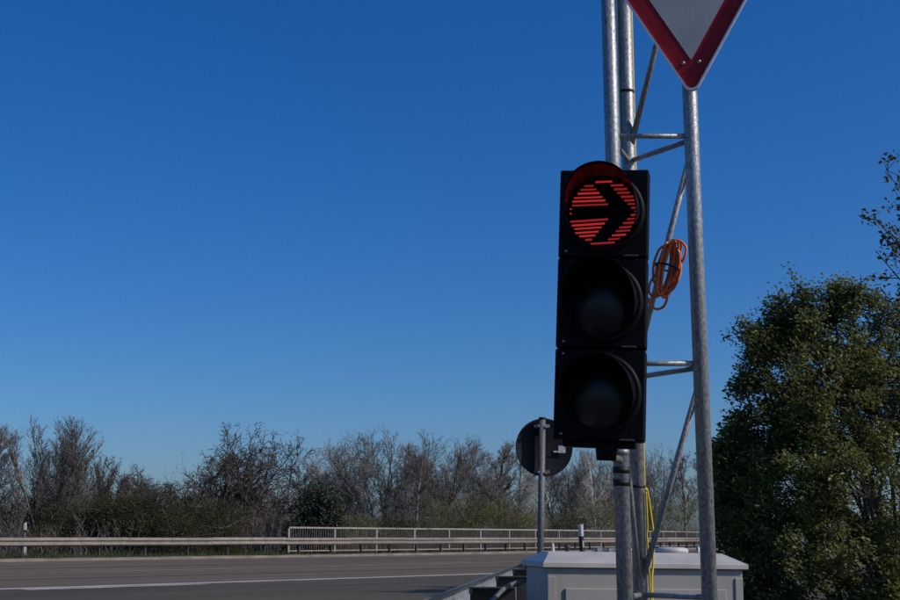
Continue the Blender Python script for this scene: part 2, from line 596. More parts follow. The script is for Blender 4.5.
# ------------------------------------------------------------------ lattice mast
TY = 5.6
L_T, L_B = pix(610.0, 60, TY), pix(623.8, 560, TY)
R_T, R_B = pix(690.5, 110, TY), pix(708.2, 560, TY)
M_T, M_B = pix(626.0, 60, 5.93), pix(639.0, 540, 5.93)
gm = gz(1.0, 5.7)
def leg_at(name, z):
    a, b = {'L': (L_B, L_T), 'R': (R_B, R_T), 'M': (M_B, M_T)}[name]
    t = (z - a.z) / (b.z - a.z)
    return a + (b - a) * t
mast = thing('lattice_mast', (0.95, 5.7, gm), 'tall three-legged galvanised lattice mast carrying the red signal', 'mast')
MT = Matrix.Translation(-Vector(mast.location))
def mtube(name, a, b, r, m=GALV, n=20):
    return MB().tube([MT @ Vector(a), MT @ Vector(b)], r, n).build(name, m, mast)
for nm in 'LRM':
    mtube('leg', leg_at(nm, gm + 0.012), leg_at(nm, 5.2), 0.0345)
zA_up, zA_lo = pix(615, 136, TY).z, pix(618, 363.5, TY).z
STEP = zA_up - zA_lo
BR = pix(693, 367.5, TY).z - zA_lo
BM = pix(636, 377.5, 5.93).z - zA_lo
NODES = [zA_lo + STEP * i for i in range(-1, 4)]
NODES[0] = pix(641, 595, 5.93).z - BM
for z in NODES:
    if z < gm: continue
    zr = z - (0.05 if z == NODES[0] else 0)
    mtube('rung', leg_at('L', zr), leg_at('R', zr), 0.0125, n=12)
    mtube('rung', leg_at('M', z + BM), leg_at('R', z + BR), 0.0125, n=12)
    mtube('rung', leg_at('L', z - .02), leg_at('M', z + BM), 0.0125, n=12)
for i in range(len(NODES) - 1):
    mtube('diagonal', leg_at('R', NODES[i + 1] - .06), leg_at('M', NODES[i] + BM + .03), 0.0145, n=12)
    if i < 2:
        mtube('diagonal', leg_at('L', NODES[i + 1] - .06), leg_at('M', NODES[i] + BM + .02), 0.0125, n=12)
MB().box((0, 0, 0.006), (0.75, 0.75, 0.012)).build('base_plate', GALV_DULL, mast)
for z in (2.92, 0.985):                                   # cable ties round the rear leg
    c = leg_at('M', z)
    MB().tube([MT @ (c - Vector((0, 0, .006))), MT @ (c + Vector((0, 0, .006)))], 0.0375, 20).build('cable_tie', SEAL, mast)

# ------------------------------------------------------------------ yellow cable up the rear leg
yb = leg_at('M', 0.2)
def cable(name, pts, r, m, label, cat):
    g = thing(name, pts[0], label, cat)
    return g
def smooth_path(pts, n=8):
    pts = [Vector(p) for p in pts]
    out = []
    for i in range(len(pts) - 1):
        p0, p1, p2, p3 = pts[max(i - 1, 0)], pts[i], pts[i + 1], pts[min(i + 2, len(pts) - 1)]
        for k in range(n):
            t = k / n
            out.append(0.5 * ((2 * p1) + (-p0 + p2) * t + (2 * p0 - 5 * p1 + 4 * p2 - p3) * t * t + (-p0 + 3 * p1 - 3 * p2 + p3) * t ** 3))
    out.append(pts[-1])
    return out
off = Vector((0.0355, 0.014, 0))
pts = [leg_at('M', 4.9) + off, leg_at('M', 3.6) + off * 1.03, leg_at('M', 2.92) + off, leg_at('M', 2.0) + off, leg_at('M', 1.2) + off, leg_at('M', .985) + off,
       pix(647, 490, 5.95), pix(651, 515, 5.97), pix(653.5, 537, 5.97), pix(653, 565, 5.95), pix(652, 590, 5.93), leg_at('M', 0.1) + Vector((.06, -.03, 0)), leg_at('M', gm) + Vector((.05, -.03, .012))]
yc = MB().tube(smooth_path(pts, 8), 0.0054, 8).build('cable', YELLOW)
tag(yc, 'yellow cable running down the rear leg of the lattice mast', 'cable')
off2 = Vector((0.036, -0.03, 0))
pts = [leg_at('M', 0.96) + off2 * .95, leg_at('M', .80) + off2, pix(646.8, 535, 5.9), pix(648.5, 560, 5.9), pix(650.5, 590, 5.9), leg_at('M', gm) + Vector((.09, -.04, .012))]
yc = MB().tube(smooth_path(pts, 8), 0.0044, 8).build('cable', YELLOW)
tag(yc, 'shorter thinner yellow cable hanging beside the foot of the mast', 'cable')
off3 = Vector((-0.036, -0.012, 0))
pts = [leg_at('M', z) + off3 for z in (5.1, 4.0, 3.2, 2.6)]
yc = MB().tube(smooth_path(pts, 4), 0.0045, 8).build('cable', YELLOW)
tag(yc, 'thin yellow cable between the two left mast legs near the top', 'cable')

# ------------------------------------------------------------------ traffic signal
SW, SH, SD = 0.378, 0.384, 0.095
sp0 = pix(598.3, 441.5, 5.2)
sig = thing('traffic_signal', sp0, 'black three-lamp traffic signal with lit red right arrow', 'traffic signal', rot=Euler((R(1.5), R(2.7), R(-11))))
nlamp = 64


def visor_mesh(R0, L):
    """hood opening to -y; covers all but the bottom, longest at the top"""
    na, nl = 60, 6
    a0, a1 = R(-52), R(232)
    vs, fs = [], []
    for sh in (0, 1):
        for i in range(na + 1):
            a = a0 + (a1 - a0) * i / na
            up = math.sin(a)
            ll = L * (0.16 + 0.84 * sstep(-0.75, 0.75, up))
            for j in range(nl + 1):
                t = j / nl
                rr_ = (R0 if sh == 0 else R0 + 0.0035) * (1 - 0.11 * t * ll / L)
                vs.append((rr_ * math.cos(a), -ll * t, rr_ * math.sin(a) + 0.004 * t * ll / L))
    w_ = nl + 1
    off_ = (na + 1) * w_
    for i in range(na):
        for j in range(nl):
            a = i * w_ + j
            fs.append((a, a + 1, a + w_ + 1, a + w_))
            fs.append((off_ + a, off_ + a + w_, off_ + a + w_ + 1, off_ + a + 1))
        a = i * w_ + nl
        fs.append((a, off_ + a, off_ + a + w_, a + w_))
    for i in (0, na):
        for j in range(nl):
            a = i * w_ + j
            fs.append((a, off_ + a, off_ + a + 1, a + 1))
    mb = MB(); mb.add(vs, fs, True)
    return mb.mesh('visor', BLACKV)


RYX = Matrix.Rotation(R(90), 4, 'X')     # local z of a lathe -> -y (towards the driver)
RING = MB().lathe([(0.148, 0.0), (0.148, 0.020), (0.156, 0.026), (0.172, 0.022), (0.176, 0.0)], nlamp, RYX).mesh('bezel', BLACKP)
LR = 0.1475
dome = [(LR * math.sin(R(a)) / math.sin(R(24)), 0.002 + LR / math.sin(R(24)) * (math.cos(R(a)) - math.cos(R(24)))) for a in (24, 20, 16, 12, 8, 4)] + [(0.0005, 0.002 + LR / math.sin(R(24)) * (1 - math.cos(R(24))))]
flat = [(LR, 0.004), (0.1, 0.006), (0.0005, 0.007)]
LENS_ME = MB().lathe(dome, nlamp, RYX).mesh('lens', LENS)
LENSR_ME = MB().lathe(flat, nlamp, RYX).mesh('lens', LENSR)
VIS = visor_mesh(0.153, 0.29)
DOOR = MB().box((0, -0.008, 0), (SW - 0.006, 0.018, SH - 0.010), bevel=0.005).mesh('door', BLACKP)
CASE = MB().box((0, SD / 2 + 0.002, 0), (SW, SD, SH - 0.002), bevel=0.012).mesh('housing', BLACKP)
SCREW = MB().lathe([(0.0005, 0.007), (0.005, 0.006), (0.0065, 0.003), (0.0065, 0)], 12, RYX).mesh('screw', ZINC)
HINGE = MB().box((0, 0, 0), (0.062, 0.012, 0.008), bevel=0.003).mesh('latch', DARKSTEEL)

ARROW = [(-.93, .21), (.17, .21), (-.30, .82), (.18, .84), (.92, 0), (.14, -.84), (-.30, -.82), (.17, -.21), (-.93, -.21)]


def in_poly(x, y, P):
    c = False
    j = len(P) - 1
    for i in range(len(P)):
        if (P[i][1] > y) != (P[j][1] > y) and x < (P[j][0] - P[i][0]) * (y - P[i][1]) / (P[j][1] - P[i][1]) + P[i][0]:
            c = not c
        j = i
    return c


for k in range(3):
    zc = SH * (2.5 - k)
    link('housing', CASE, sig, (0, 0, zc))
    d = link('door', DOOR, sig, (0, 0, zc))
    link('bezel', RING, d, (0, -0.017, 0))
    ln = link('lens', (LENSR_ME if k == 0 else LENS_ME), d, (0, -0.017, 0))
    link('screw', SCREW, d, (-0.153, -0.017, -0.165))
    link('screw', SCREW, d, (-0.153, -0.017, 0.168)) if k == 2 else None
    link('latch', HINGE, d, (0.118, -0.018, -0.184))
    link('visor', VIS, sig, (0, -0.036, zc))
RL = 0.142
zc = SH * 2.5
rnd = random.Random(5)
pitch = 0.0166
for r_i in range(-8, 9):
    v = r_i * pitch
    xs = np.linspace(-RL, RL, 200)
    ok = [math.hypot(x, v) < RL * (0.985 + 0.02 * math.sin(r_i * 2.1)) and not in_poly(x / RL, v / RL, ARROW) for x in xs]
    i = 0
    while i < 200:
        if ok[i]:
            j = i
            while j + 1 < 200 and ok[j + 1]: j += 1
            x0, x1 = xs[i], xs[j]
            if x1 - x0 > 0.004:
                hh = pitch * rnd.uniform(0.33, 0.47)
                tl = R(2.0 if v > 0 else 4.0)
                q = MB(); cx = (x0 + x1) / 2
                q.box((cx, -0.027, v + rnd.uniform(-.0008, .0008)), (x1 - x0, 0.004, hh), Matrix.Rotation(-tl, 3, 'Y'))
                q.v = [(a, b, c + (cx * math.tan(tl) * 0.5)) for a, b, c in q.v]
                o = q.build('light_bar', REDLIT if rnd.random() < .6 and cx < .09 else REDDIM, sig); o.location = (0, 0, zc)
            i = j + 1
        else:
            i += 1
# mounting bracket below the housing, out to the left mast leg
MB().box((0.0, 0.06, -0.012), (0.30, 0.10, 0.026), bevel=0.006).build('bracket', BLACKP, sig)
MB().lathe([(0.0005, -0.075), (0.040, -0.075), (0.046, -0.03), (0.046, -0.004), (0.0005, -0.002)], 20).build('bracket_hub', BLACKP, sig).location = (0.03, 0.06, 0)
sig_m = Matrix.LocRotScale(sig.location, sig.rotation_euler, None)
clz = sp0.z - 0.052
ca = sig_m.inverted() @ leg_at('L', clz)
MB().tube([(0.03, 0.06, -0.055), tuple(ca)], 0.016, 12).build('bracket_arm', GALV_DULL, sig)
for dz in (-0.045, 0.035, -0.10):
    a = sig_m.inverted() @ leg_at('L', clz + dz - 0.014); b = sig_m.inverted() @ leg_at('L', clz + dz + 0.014)
    MB().tube([a, b], 0.038, 20).build('clamp', SEAL if dz < 0 else GALV, sig)
# upper bracket behind the head
ca2 = sig_m.inverted() @ leg_at('L', sp0.z + 1.05)
MB().tube([(0.0, SD, SH * 2.7), tuple(ca2)], 0.016, 12).build('bracket_arm', GALV_DULL, sig)

# ------------------------------------------------------------------ yield sign on the right leg
apex = pix(692.4, 91.2, 5.50)
ysign = thing('yield_sign', apex, 'red and white triangular yield sign at the top of the mast', 'road sign', rot=(0, 0, R(-15)))


def tri(side, rad, shift=0.0, n=7):
    """rounded triangle, point down; measured from the lower tip of the full-size plate"""
    hgt_ = side * math.sqrt(3) / 2
    cy = hgt_ * 2 / 3
    rc = hgt_ * 2 / 3 - 2 * rad            # corner-centre distance from the centroid
    out = []
    for c_a in (-90, 30, 150):
        cxx, czz = rc * math.cos(R(c_a)), rc * math.sin(R(c_a))
        for i in range(n):
            a = R(c_a - 60 + 120 * i / (n - 1))
            out.append((cxx + rad * math.cos(a), czz + rad * math.sin(a) + CENTZ))
    return out
SIDE = 0.90
hfull = SIDE * math.sqrt(3) / 2
CENTZ = hfull * 2 / 3 - 0.036
MB().prism(tri(SIDE, 0.036), -0.001, 0.006).build('plate', SIGNRIM, ysign)
# raised rim
o_, i_ = tri(SIDE, 0.036), tri(SIDE - 0.030, 0.030)
n_ = len(o_)
rm = MB()
rm.add([(x, 0.0, z) for x, z in o_] + [(x, -0.016, z) for x, z in o_] + [(x, -0.016, z) for x, z in i_] + [(x, -0.002, z) for x, z in i_],
       [(a * n_ + i, a * n_ + (i + 1) % n_, (a + 1) * n_ + (i + 1) % n_, (a + 1) * n_ + i) for a in range(3) for i in range(n_)])
rm.build('rim', SIGNRIM, ysign)
MB().prism(tri(SIDE - 0.034, 0.030), -0.0035, -0.0018).build('red_border', SIGNRED, ysign)
wt = tri(SIDE - 0.322, 0.003)
MB().prism(wt, -0.0050, -0.0037).build('white_field', SIGNWHITE, ysign)
for dx in (-0.036, 0.036):
    o = MB().lathe([(0.0005, 0.011), (0.006, 0.010), (0.009, 0.005), (0.009, 0)], 12, RYX).build('screw', ZINC, ysign)
    o.location = (dx, -0.0038, 0.138)
# faint ghost marks on the face
for dx, h_ in ((-0.03, 0.05), (0.012, 0.06)):
    MB().box((dx, -0.00505, 0.29), (0.012, 0.0002, h_)).build('scuff', mat('scuff_grey', (0.50, 0.465, 0.42), 0.5), ysign)
ys_m = Matrix.LocRotScale(ysign.location, ysign.rotation_euler, None)
for z in (apex.z + 0.16, apex.z + 0.62):
    c = ys_m.inverted() @ leg_at('R', z)
    MB().box((c.x, (c.y - 0.035 + 0.006) / 2, c.z), (0.10, max(0.02, c.y - 0.035 - 0.006), 0.035)).build('clamp', GALV, ysign)
    a = ys_m.inverted() @ leg_at('R', z - .017); b = ys_m.inverted() @ leg_at('R', z + .017)
    MB().tube([a, b], 0.0385, 20).build('clamp', GALV, ysign)

# ------------------------------------------------------------------ orange cable coil on the diagonal
rnd = random.Random(11)
cc = pix(665.5, 271, 5.72)
coil = thing('cable_coil', cc, 'coiled orange cable tied to the mast diagonal beside the signal', 'cable')
tilt = R(-14)
path = []
NL = 10
for i in range(NL * 28):
    t = i / 28.0
    lp = int(t)
    r2 = random.Random(lp * 7 + 1)
    ax = 0.056 + r2.uniform(-0.024, 0.022)
    az = 0.134 + r2.uniform(-0.026, 0.022)
    ox, oz = r2.uniform(-0.016, 0.022), r2.uniform(-0.012, 0.016)
    oy = -0.03 + 0.006 * (lp - 5) + r2.uniform(-.006, .006)
    a = 2 * math.pi * t
    sx = math.sin(a)
    zz = math.cos(a)
    pinch = 1.0 - 0.50 * math.exp(-((zz + 0.05) / 0.33) ** 2)
    x = ax * sx * pinch + ox * (0.4 + 0.6 * abs(zz))
    z = az * zz + oz
    path.append(Vector((x * math.cos(tilt) - z * math.sin(tilt), oy + 0.015 * math.sin(a + lp), x * math.sin(tilt) + z * math.cos(tilt))))
path = [sum((path[max(0, min(len(path) - 1, i + d))] for d in range(-3, 4)), Vector()) / 7 for i in range(len(path))]
MB().tube(path, 0.0060, 8).build('loops', ORANGE, coil)
# stray loops to the right and at the bottom
def cpx(px, py, d=0.0):
    return pix(px, py, 5.70 + d) - cc
MB().tube(smooth_path([cpx(671, 240), cpx(680, 241, -.02), cpx(686, 248, -.03), cpx(684, 258, -.03), cpx(677, 268), cpx(668, 274)], 8), 0.0060, 8).build('loops', ORANGE, coil)
MB().tube(smooth_path([cpx(658, 272), cpx(651, 281, -.02), cpx(649, 292, -.02), cpx(656, 297), cpx(664, 290)], 8), 0.0060, 8).build('loops', ORANGE, coil)
MB().tube(smooth_path([cpx(667, 288), cpx(667, 299, -.02), cpx(663, 307, -.02), cpx(656, 309), cpx(650, 304), cpx(648.5, 298)], 8), 0.0060, 8).build('loops', ORANGE, coil)
tp = [(0.053 * math.cos(a) + .004, 0.058 * math.sin(a) - 0.028, 0.010 - 0.018 * math.cos(a)) for a in np.linspace(0, 2 * math.pi, 25)]
MB().tube(tp, 0.0052, 6).build('tie', SEAL, coil)

# ------------------------------------------------------------------ grey cabinet behind the mast
CF_L, CF_R = Vector((0.432, 6.15)), Vector((1.448, 6.30))
cdir = (CF_R - CF_L).normalized()
cw = (CF_R - CF_L).length
cyaw = math.atan2(cdir.y, cdir.x)
cd = 0.52
cb0 = (CF_L + CF_R) / 2
gc = gz(cb0.x, cb0.y + 0.25)
cab = thing('control_cabinet', (cb0.x, cb0.y, gc), 'pale grey metal control cabinet with hipped lid behind the mast', 'cabinet', rot=(0, R(0.8), cyaw))
zl = CAM_Z - 0.148 - gc                    # underside of lid lip
ov = 0.022
MB().box((0, cd / 2, zl / 2), (cw - 2 * ov, cd - 2 * ov, zl), bevel=0.006).build('body', CAB, cab)
lid = MB()
zi = 0.024
def ringz(inx, iny, z):
    return [(-cw / 2 + inx, iny, z), (cw / 2 - inx, iny, z), (cw / 2 - inx, cd - iny, z), (-cw / 2 + inx, cd - iny, z)]
vs = ringz(0.004, 0.004, zl + 0.001) + ringz(0, 0, zl + 0.004) + ringz(0, 0, zl + zi) + ringz(0.003, 0.003, zl + zi + 0.003) + ringz(0.066, 0.17, zl + zi + 0.050) + ringz(0.072, 0.176, zl + zi + 0.052)
fs = [(3, 2, 1, 0)] + [(a * 4 + i, a * 4 + (i + 1) % 4, a * 4 + 4 + (i + 1) % 4, a * 4 + 4 + i) for a in range(5) for i in range(4)] + [(20, 21, 22, 23)]
lid.add(vs, fs)
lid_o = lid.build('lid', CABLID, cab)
# door with raised edge folds
fyy = ov
MB().box((0.0, fyy - 0.006, zl * 0.5 - 0.03), (cw - 0.22, 0.012, zl - 0.13), bevel=0.004).build('door', CAB, cab)
for sx in (-1, 1):
    MB().box((sx * (cw / 2 - ov - 0.022), fyy - 0.004, zl * 0.5 - 0.01), (0.040, 0.008, zl - 0.06), bevel=0.003).build('edge_strip', CAB, cab)
MB().box((cw / 2 - 0.17, fyy - 0.022, zl * 0.45), (0.03, 0.02, 0.14), bevel=0.006).build('door_handle', SEAL, cab)
MB().box((0, fyy - 0.003, 0.05), (cw - 2 * ov - 0.01, 0.006, 0.09)).build('plinth', SEAL, cab)
# fittings on the lid
ztop = zl + zi + 0.052
def fit(name, prof, lx, ly, m, n=20):
    o = MB().lathe(prof, n).build(name, m, cab); o.location = (lx, ly, ztop - 0.001); return o
fit('vent_cap', [(0.0005, 0.030), (0.060, 0.029), (0.080, 0.022), (0.084, 0.012), (0.080, 0.0), (0.0005, 0.0)], 0.225, 0.30, WHITEPL, 32)
fit('lifting_bolt', [(0.0005, 0.042), (0.005, 0.040), (0.008, 0.030), (0.010, 0.0)], -0.405, 0.27, WHITEPL)
fit('lifting_bolt', [(0.0005, 0.034), (0.014, 0.034), (0.014, 0.014), (0.009, 0.012), (0.011, 0.0)], -0.325, 0.29, DARKSTEEL)
fit('lifting_bolt', [(0.0005, 0.036), (0.010, 0.034), (0.010, 0.0)], 0.36, 0.29, GALV)
hb = MB().tube([(-0.19, 0.30, 0.014), (0.10, 0.30, 0.012)], 0.010, 10)
for q in (-0.16, -0.10, -0.03, 0.04):
    hb.box((q, 0.30, 0.010), (0.022, 0.03, 0.024))
o = hb.build('lid_hinge', GALV, cab); o.location = (0, 0, ztop - 0.002)
# bent galvanised tube at the left side
cab_m = Matrix.LocRotScale(cab.location, cab.rotation_euler, None)
ci = cab_m.inverted()
pts = [ci @ pix(523, 581, 6.32), ci @ pix(512, 584.5, 6.22), ci @ pix(504, 589, 6.12), ci @ pix(498, 595, 6.06), ci @ pix(489, 606, 6.0), ci @ pix(482, 640, 5.95), ci @ pix(480, 700, 5.95)]
MB().tube(smooth_path(pts, 6), 0.0115, 12).build('tube_handle', GALV_DULL, cab)

# ------------------------------------------------------------------ round sign from behind
RY = 13.0
rc = pix(544.8, 447, RY)
pt, pb = pix(542.3, 419.5, RY + 0.0), pix(540.6, 548, RY)
gr_ = gz(pb.x, RY)
base_r = pb + (pb - pt).normalized() * ((pb.z - gr_) / ((pt - pb).normalized().z))
rs = thing('round_sign', base_r, 'dark round traffic sign on a thin pole seen from behind', 'road sign')
RT = Matrix.Translation(-base_r)
MB().tube([Vector((0, 0, 0)), RT @ pt], 0.034, 18).build('pole', GALV_DULL, rs)
MB().tube([RT @ pt, RT @ (pt + Vector((0, 0, .022)))], 0.038, 18).build('pole_cap', SEAL, rs)
DM = Matrix.Translation(RT @ rc + Vector((0, 0.075, 0))) @ Matrix.Rotation(R(8), 4, 'Z') @ RYX
MB().lathe([(0.0005, 0.0), (0.292, 0.0), (0.300, 0.004), (0.300, -0.012), (0.0005, -0.008)], 64, DM).build('disc', SIGNBACK, rs)
for py in (426, 472):
    c = RT @ pix(542.0, py, RY)
    MB().box((c.x, c.y + 0.045, c.z), (0.16, 0.045, 0.034), bevel=0.004).build('clamp', GALV_DULL if py > 450 else GALV, rs)
    MB().box((c.x - 0.035, c.y - 0.025, c.z), (0.02, 0.03, 0.022)).build('clamp', GALV, rs)
    MB().box((c.x + 0.035, c.y - 0.025, c.z - .012), (0.02, 0.03, 0.022)).build('clamp', GALV, rs)
c = RT @ pix(562.5, 449, RY)
MB().box((c.x, c.y + 0.064, c.z), (0.075, 0.003, 0.075), Matrix.Rotation(R(8), 3, 'Z')).build('sticker', STICKER, rs)
MB().box((c.x - 0.03, c.y + 0.061, c.z - 0.024), (0.12, 0.003, 0.016), Matrix.Rotation(R(8), 3, 'Z')).build('sticker', STICKER, rs)

# ------------------------------------------------------------------ delineator posts
def delineator(px, py_top, Y, label, lean, hgt_=1.05, scale=1.0, yaw=0.3):
    t = pix(px, py_top, Y)
    base = Vector((t.x, t.y, t.z - hgt_))
    d = thing('delineator_post', base, label, 'delineator post', 'delineator posts along the road', rot=(0, lean, yaw))
    def body(z0, z1, grow=0.0, slant=0.0):
        w_, t_ = 0.06 * scale + grow, 0.05 * scale + grow
        ring = [(-w_, -t_ * .3), (-w_ * .6, -t_), (w_ * .6, -t_), (w_, -t_ * .3), (w_ * .7, t_), (-w_ * .7, t_)]
        q = MB()
        vs = [(x, y, z0) for x, y in ring] + [(x, y, z1 + slant * x) for x, y in ring]
        q.add(vs, [(5, 4, 3, 2, 1, 0), (6, 7, 8, 9, 10, 11)] + [(i, (i + 1) % 6, 6 + (i + 1) % 6, 6 + i) for i in range(6)])
        return q
    body(0, hgt_, slant=0.5).build('shaft', WHITEPL, d)
    body(hgt_ - 0.62, hgt_ - 0.26, 0.0025, 0.0).build('black_band', SEAL, d)
    MB().box((0, -0.05 * scale - 0.006, hgt_ - 0.44), (0.04, 0.006, 0.16)).build('reflector', STICKER, d)
    return d
delineator(582.5, 525, 30.0, 'white delineator post with black band standing above the grey cabinet', R(-3), yaw=0.6, scale=0.95)
delineator(27, 523, 48.0, 'small white delineator post behind the guardrail at the left', R(-3), hgt_=1.32)

# ------------------------------------------------------------------ trees
def rot_dir(d, ang, az):
    d = d.normalized()
    u = d.orthogonal().normalized()
    v = d.cross(u)
    side = u * math.cos(az) + v * math.sin(az)
    return (d * math.cos(ang) + side * math.sin(ang)).normalized()


def grow(seed, H, r0, style):
    """returns (trunk segments, branch segments, twig tips); base at the origin, height about H"""
    rn = random.Random(seed)
    P = dict(style)
    trunk, br, tips = [], [], []

    def branch(p, d, L, r, lev, out):
        n = P['segs'][lev]
        pts = [(p, r)]
        for i in range(n):
            d = (d + Vector((rn.gauss(0, 1), rn.gauss(0, 1), rn.gauss(0, 1))) * P['wob'][lev] + Vector((0, 0, P['trop'][lev]))).normalized()
            q = p + d * (L / n)
            r1 = max(P['rmin'], r * (1 - (1 - P['taper']) / n * 1.0) if i < n - 1 else r * P['taper'])
            out.append((*p, *q, r, r1))
            p, r = q, r1
            pts.append((p, r))
        if lev == P['levels']:
            tips.append(tuple(p)); tips.append(tuple(pts[len(pts) // 2][0]))
            return
        nc = P['kids'][lev]
        for c in range(nc):
            t = P['start'][lev] + (1 - P['start'][lev]) * (c + rn.random()) / nc
            f = t * n
            i = min(n - 1, int(f)); f -= i
            a, ra = pts[i]; b, rb = pts[i + 1]
            q = a.lerp(b, f)
            dd = (b - a).normalized()
            nd = rot_dir(dd, R(rn.uniform(*P['ang'][lev])), rn.uniform(0, 6.283))
            LL = L * P['len'][lev] * rn.uniform(0.65, 1.2) * (1.15 - P['shrink'][lev] * t)
            branch(q, nd, LL, max(P['rmin'], (ra + (rb - ra) * f) * P['rk'][lev]), lev + 1, br)

    for st in range(P.get('stems', 1)):
        d = Vector((0, 0, 1))
        if P.get('stems', 1) > 1:
            d = rot_dir(d, R(rn.uniform(2, P['spread'])), rn.uniform(0, 6.283))
        branch(Vector((rn.uniform(-.3, .3), rn.uniform(-.3, .3), -0.25)) * (1 if P.get('stems', 1) > 1 else 0) + Vector((0, 0, -0.2)), d, H * P['tl'] * (rn.uniform(.7, 1.0) if st else 1), r0 * (rn.uniform(.6, 1) if st else 1), 0, trunk)
    return trunk, br, tips


TALL = dict(env=(.62, .34, .37), levels=4, segs=(7, 7, 5, 4, 2), wob=(.05, .07, .10, .13, .18), trop=(.03, .08, .07, .05, .03), taper=.32, rmin=.0065, kids=(16, 10, 8, 6), start=(.42, .2, .12, .1),
            ang=((14, 48), (20, 48), (22, 50), (22, 55)), len=(.95, .44, .46, .5), shrink=(.35, .5, .4, .3), rk=(.55, .5, .55, .6), tl=.55)
WIDE = dict(env=(.52, .48, .40), levels=4, segs=(5, 8, 6, 4, 2), wob=(.10, .13, .17, .2, .25), trop=(.02, .07, .07, .05, .03), taper=.33, rmin=.0065, kids=(14, 10, 8, 6), start=(.25, .2, .12, .1),
            ang=((24, 60), (24, 56), (26, 58), (26, 60)), len=(1.2, .42, .44, .5), shrink=(.35, .45, .4, .3), rk=(.62, .5, .55, .6), tl=.42)
BRUSH = dict(env=(.45, .48, .60), levels=3, segs=(8, 6, 4, 2), wob=(.05, .07, .09, .13), trop=(.05, .14, .12, .08), taper=.25, rmin=.0065, kids=(13, 8, 6), start=(.15, .15, .1), stems=13, spread=32,
             ang=((14, 34), (14, 36), (18, 42)), len=(.36, .45, .5), shrink=(.4, .4, .3), rk=(.55, .6, .6), tl=1.0)
SPARSE = dict(TALL, env=(.58, .27, .41), levels=4, kids=(17, 9, 8, 6), len=(.36, .45, .45, .5), tl=.95, start=(.25, .15, .1, .1), segs=(9, 6, 5, 3, 2), ang=((25, 50), (22, 50), (22, 50), (22, 55)), shrink=(.65, .5, .4, .3))


def norm_height(tr, br, tips):
    return float(np.percentile(np.array(tips)[:, 2], 99.6))


class Variant:
    def __init__(self, seed, H, r0, style, bark, name, bud=None, budn=0, buds=0.1, tbark=None):
        best = None
        for sd in range(seed, seed + (3 if style['tl'] == .55 else 1)):                  # keep the seedling with the fullest, least stringy crown
            g_ = grow(sd, H, r0, dict(style, kids=tuple(min(k, 4) if i > 1 else k for i, k in enumerate(style['kids'])), levels=min(3, style['levels'])))
            zz = np.array(g_[2])[:, 2]
            q = np.percentile(zz, 99.8) / np.percentile(zz, 85)
            if best is None or q < best[0]:
                best = (q, sd)
        tr, br, tips = grow(best[1], H, r0, style)
        if 'env' in style:
            ch, ah, av = [q * H for q in style['env']]
            Bv, Tv = np.array(br), np.array(tips)
            rg = np.random.default_rng(seed)
            def reach(P):                                     # twigs past the rounded crown are pruned back
                return np.linalg.norm((P - np.array([0, 0, ch])) / np.array([ah, ah, av]), axis=1)
            lim = 1 + .06 * np.clip(rg.normal(size=len(Bv)), -1.5, 1.5)
            Bv = Bv[(reach(Bv[:, 3:6]) < lim) | (Bv[:, 5] < ch * .5)]
            Tv = Tv[reach(Tv) < 1.03]
            br, tips = Bv.tolist(), Tv.tolist()
        self.h = norm_height(tr, br, tips)
        V, F = sticks(tr, 7)
        self.trunk = np_mesh('trunk', V, F, tbark or bark, True)
        V, F = sticks(br, 3)
        self.crown = np_mesh('branches', V, F, bark, False)
        self.bud = None
        if bud:
            rng = np.random.default_rng(seed)
            T = np.array(tips)
            Pn = T[rng.integers(0, len(T), budn)] + rng.normal(size=(budn, 3)) * 0.04
            V, F = leaves(Pn, buds, rng)
            self.bud = np_mesh('leaves', V, F, bud)


def place_tree(var, px, py_top, Y, label, name='bare_tree', group='bare trees beyond the road', rz=0.0, wide=1.0):
    t = pix(px, py_top, Y)
    z = gz(t.x, Y) - 0.05
    sc_ = (t.z - z) / var.h
    root = thing(name, (t.x, Y, z), label, 'tree' if 'shrub' not in name else 'shrub', group, rot=(0, 0, rz))
    link('trunk', var.trunk, root, scale=(sc_ * wide, sc_ * wide, sc_))
    c = link('crown', var.crown, root, scale=(sc_ * wide, sc_ * wide, sc_))
    if var.bud is not None:
        link('foliage', var.bud, c)
    return root


vT1 = Variant(1, 9, .15, TALL, BARK, 'a')
vT2 = Variant(5, 9, .16, TALL, BARKP, 'b')
vT3 = Variant(8, 9, .13, SPARSE, BARK, 'c', None, 0, .05, BARKP)
vB = Variant(14, 9, .10, SPARSE, BARKB, 'd', LEAF_WILLOW, 2500, .06)
vW1 = Variant(21, 7, .17, WIDE, BARKD, 'e', LEAF_BROWN, 5000, .05)
vW2 = Variant(27, 7, .15, WIDE, BARKD, 'f', LEAF_BROWN, 5000, .05)
vU1 = Variant(33, 6, .055, BRUSH, BARK, 'g', LEAF_OLIVE, 9000, .06)
vU2 = Variant(38, 6, .05, BRUSH, BARKD, 'h', LEAF_OLIVE, 9000, .06)

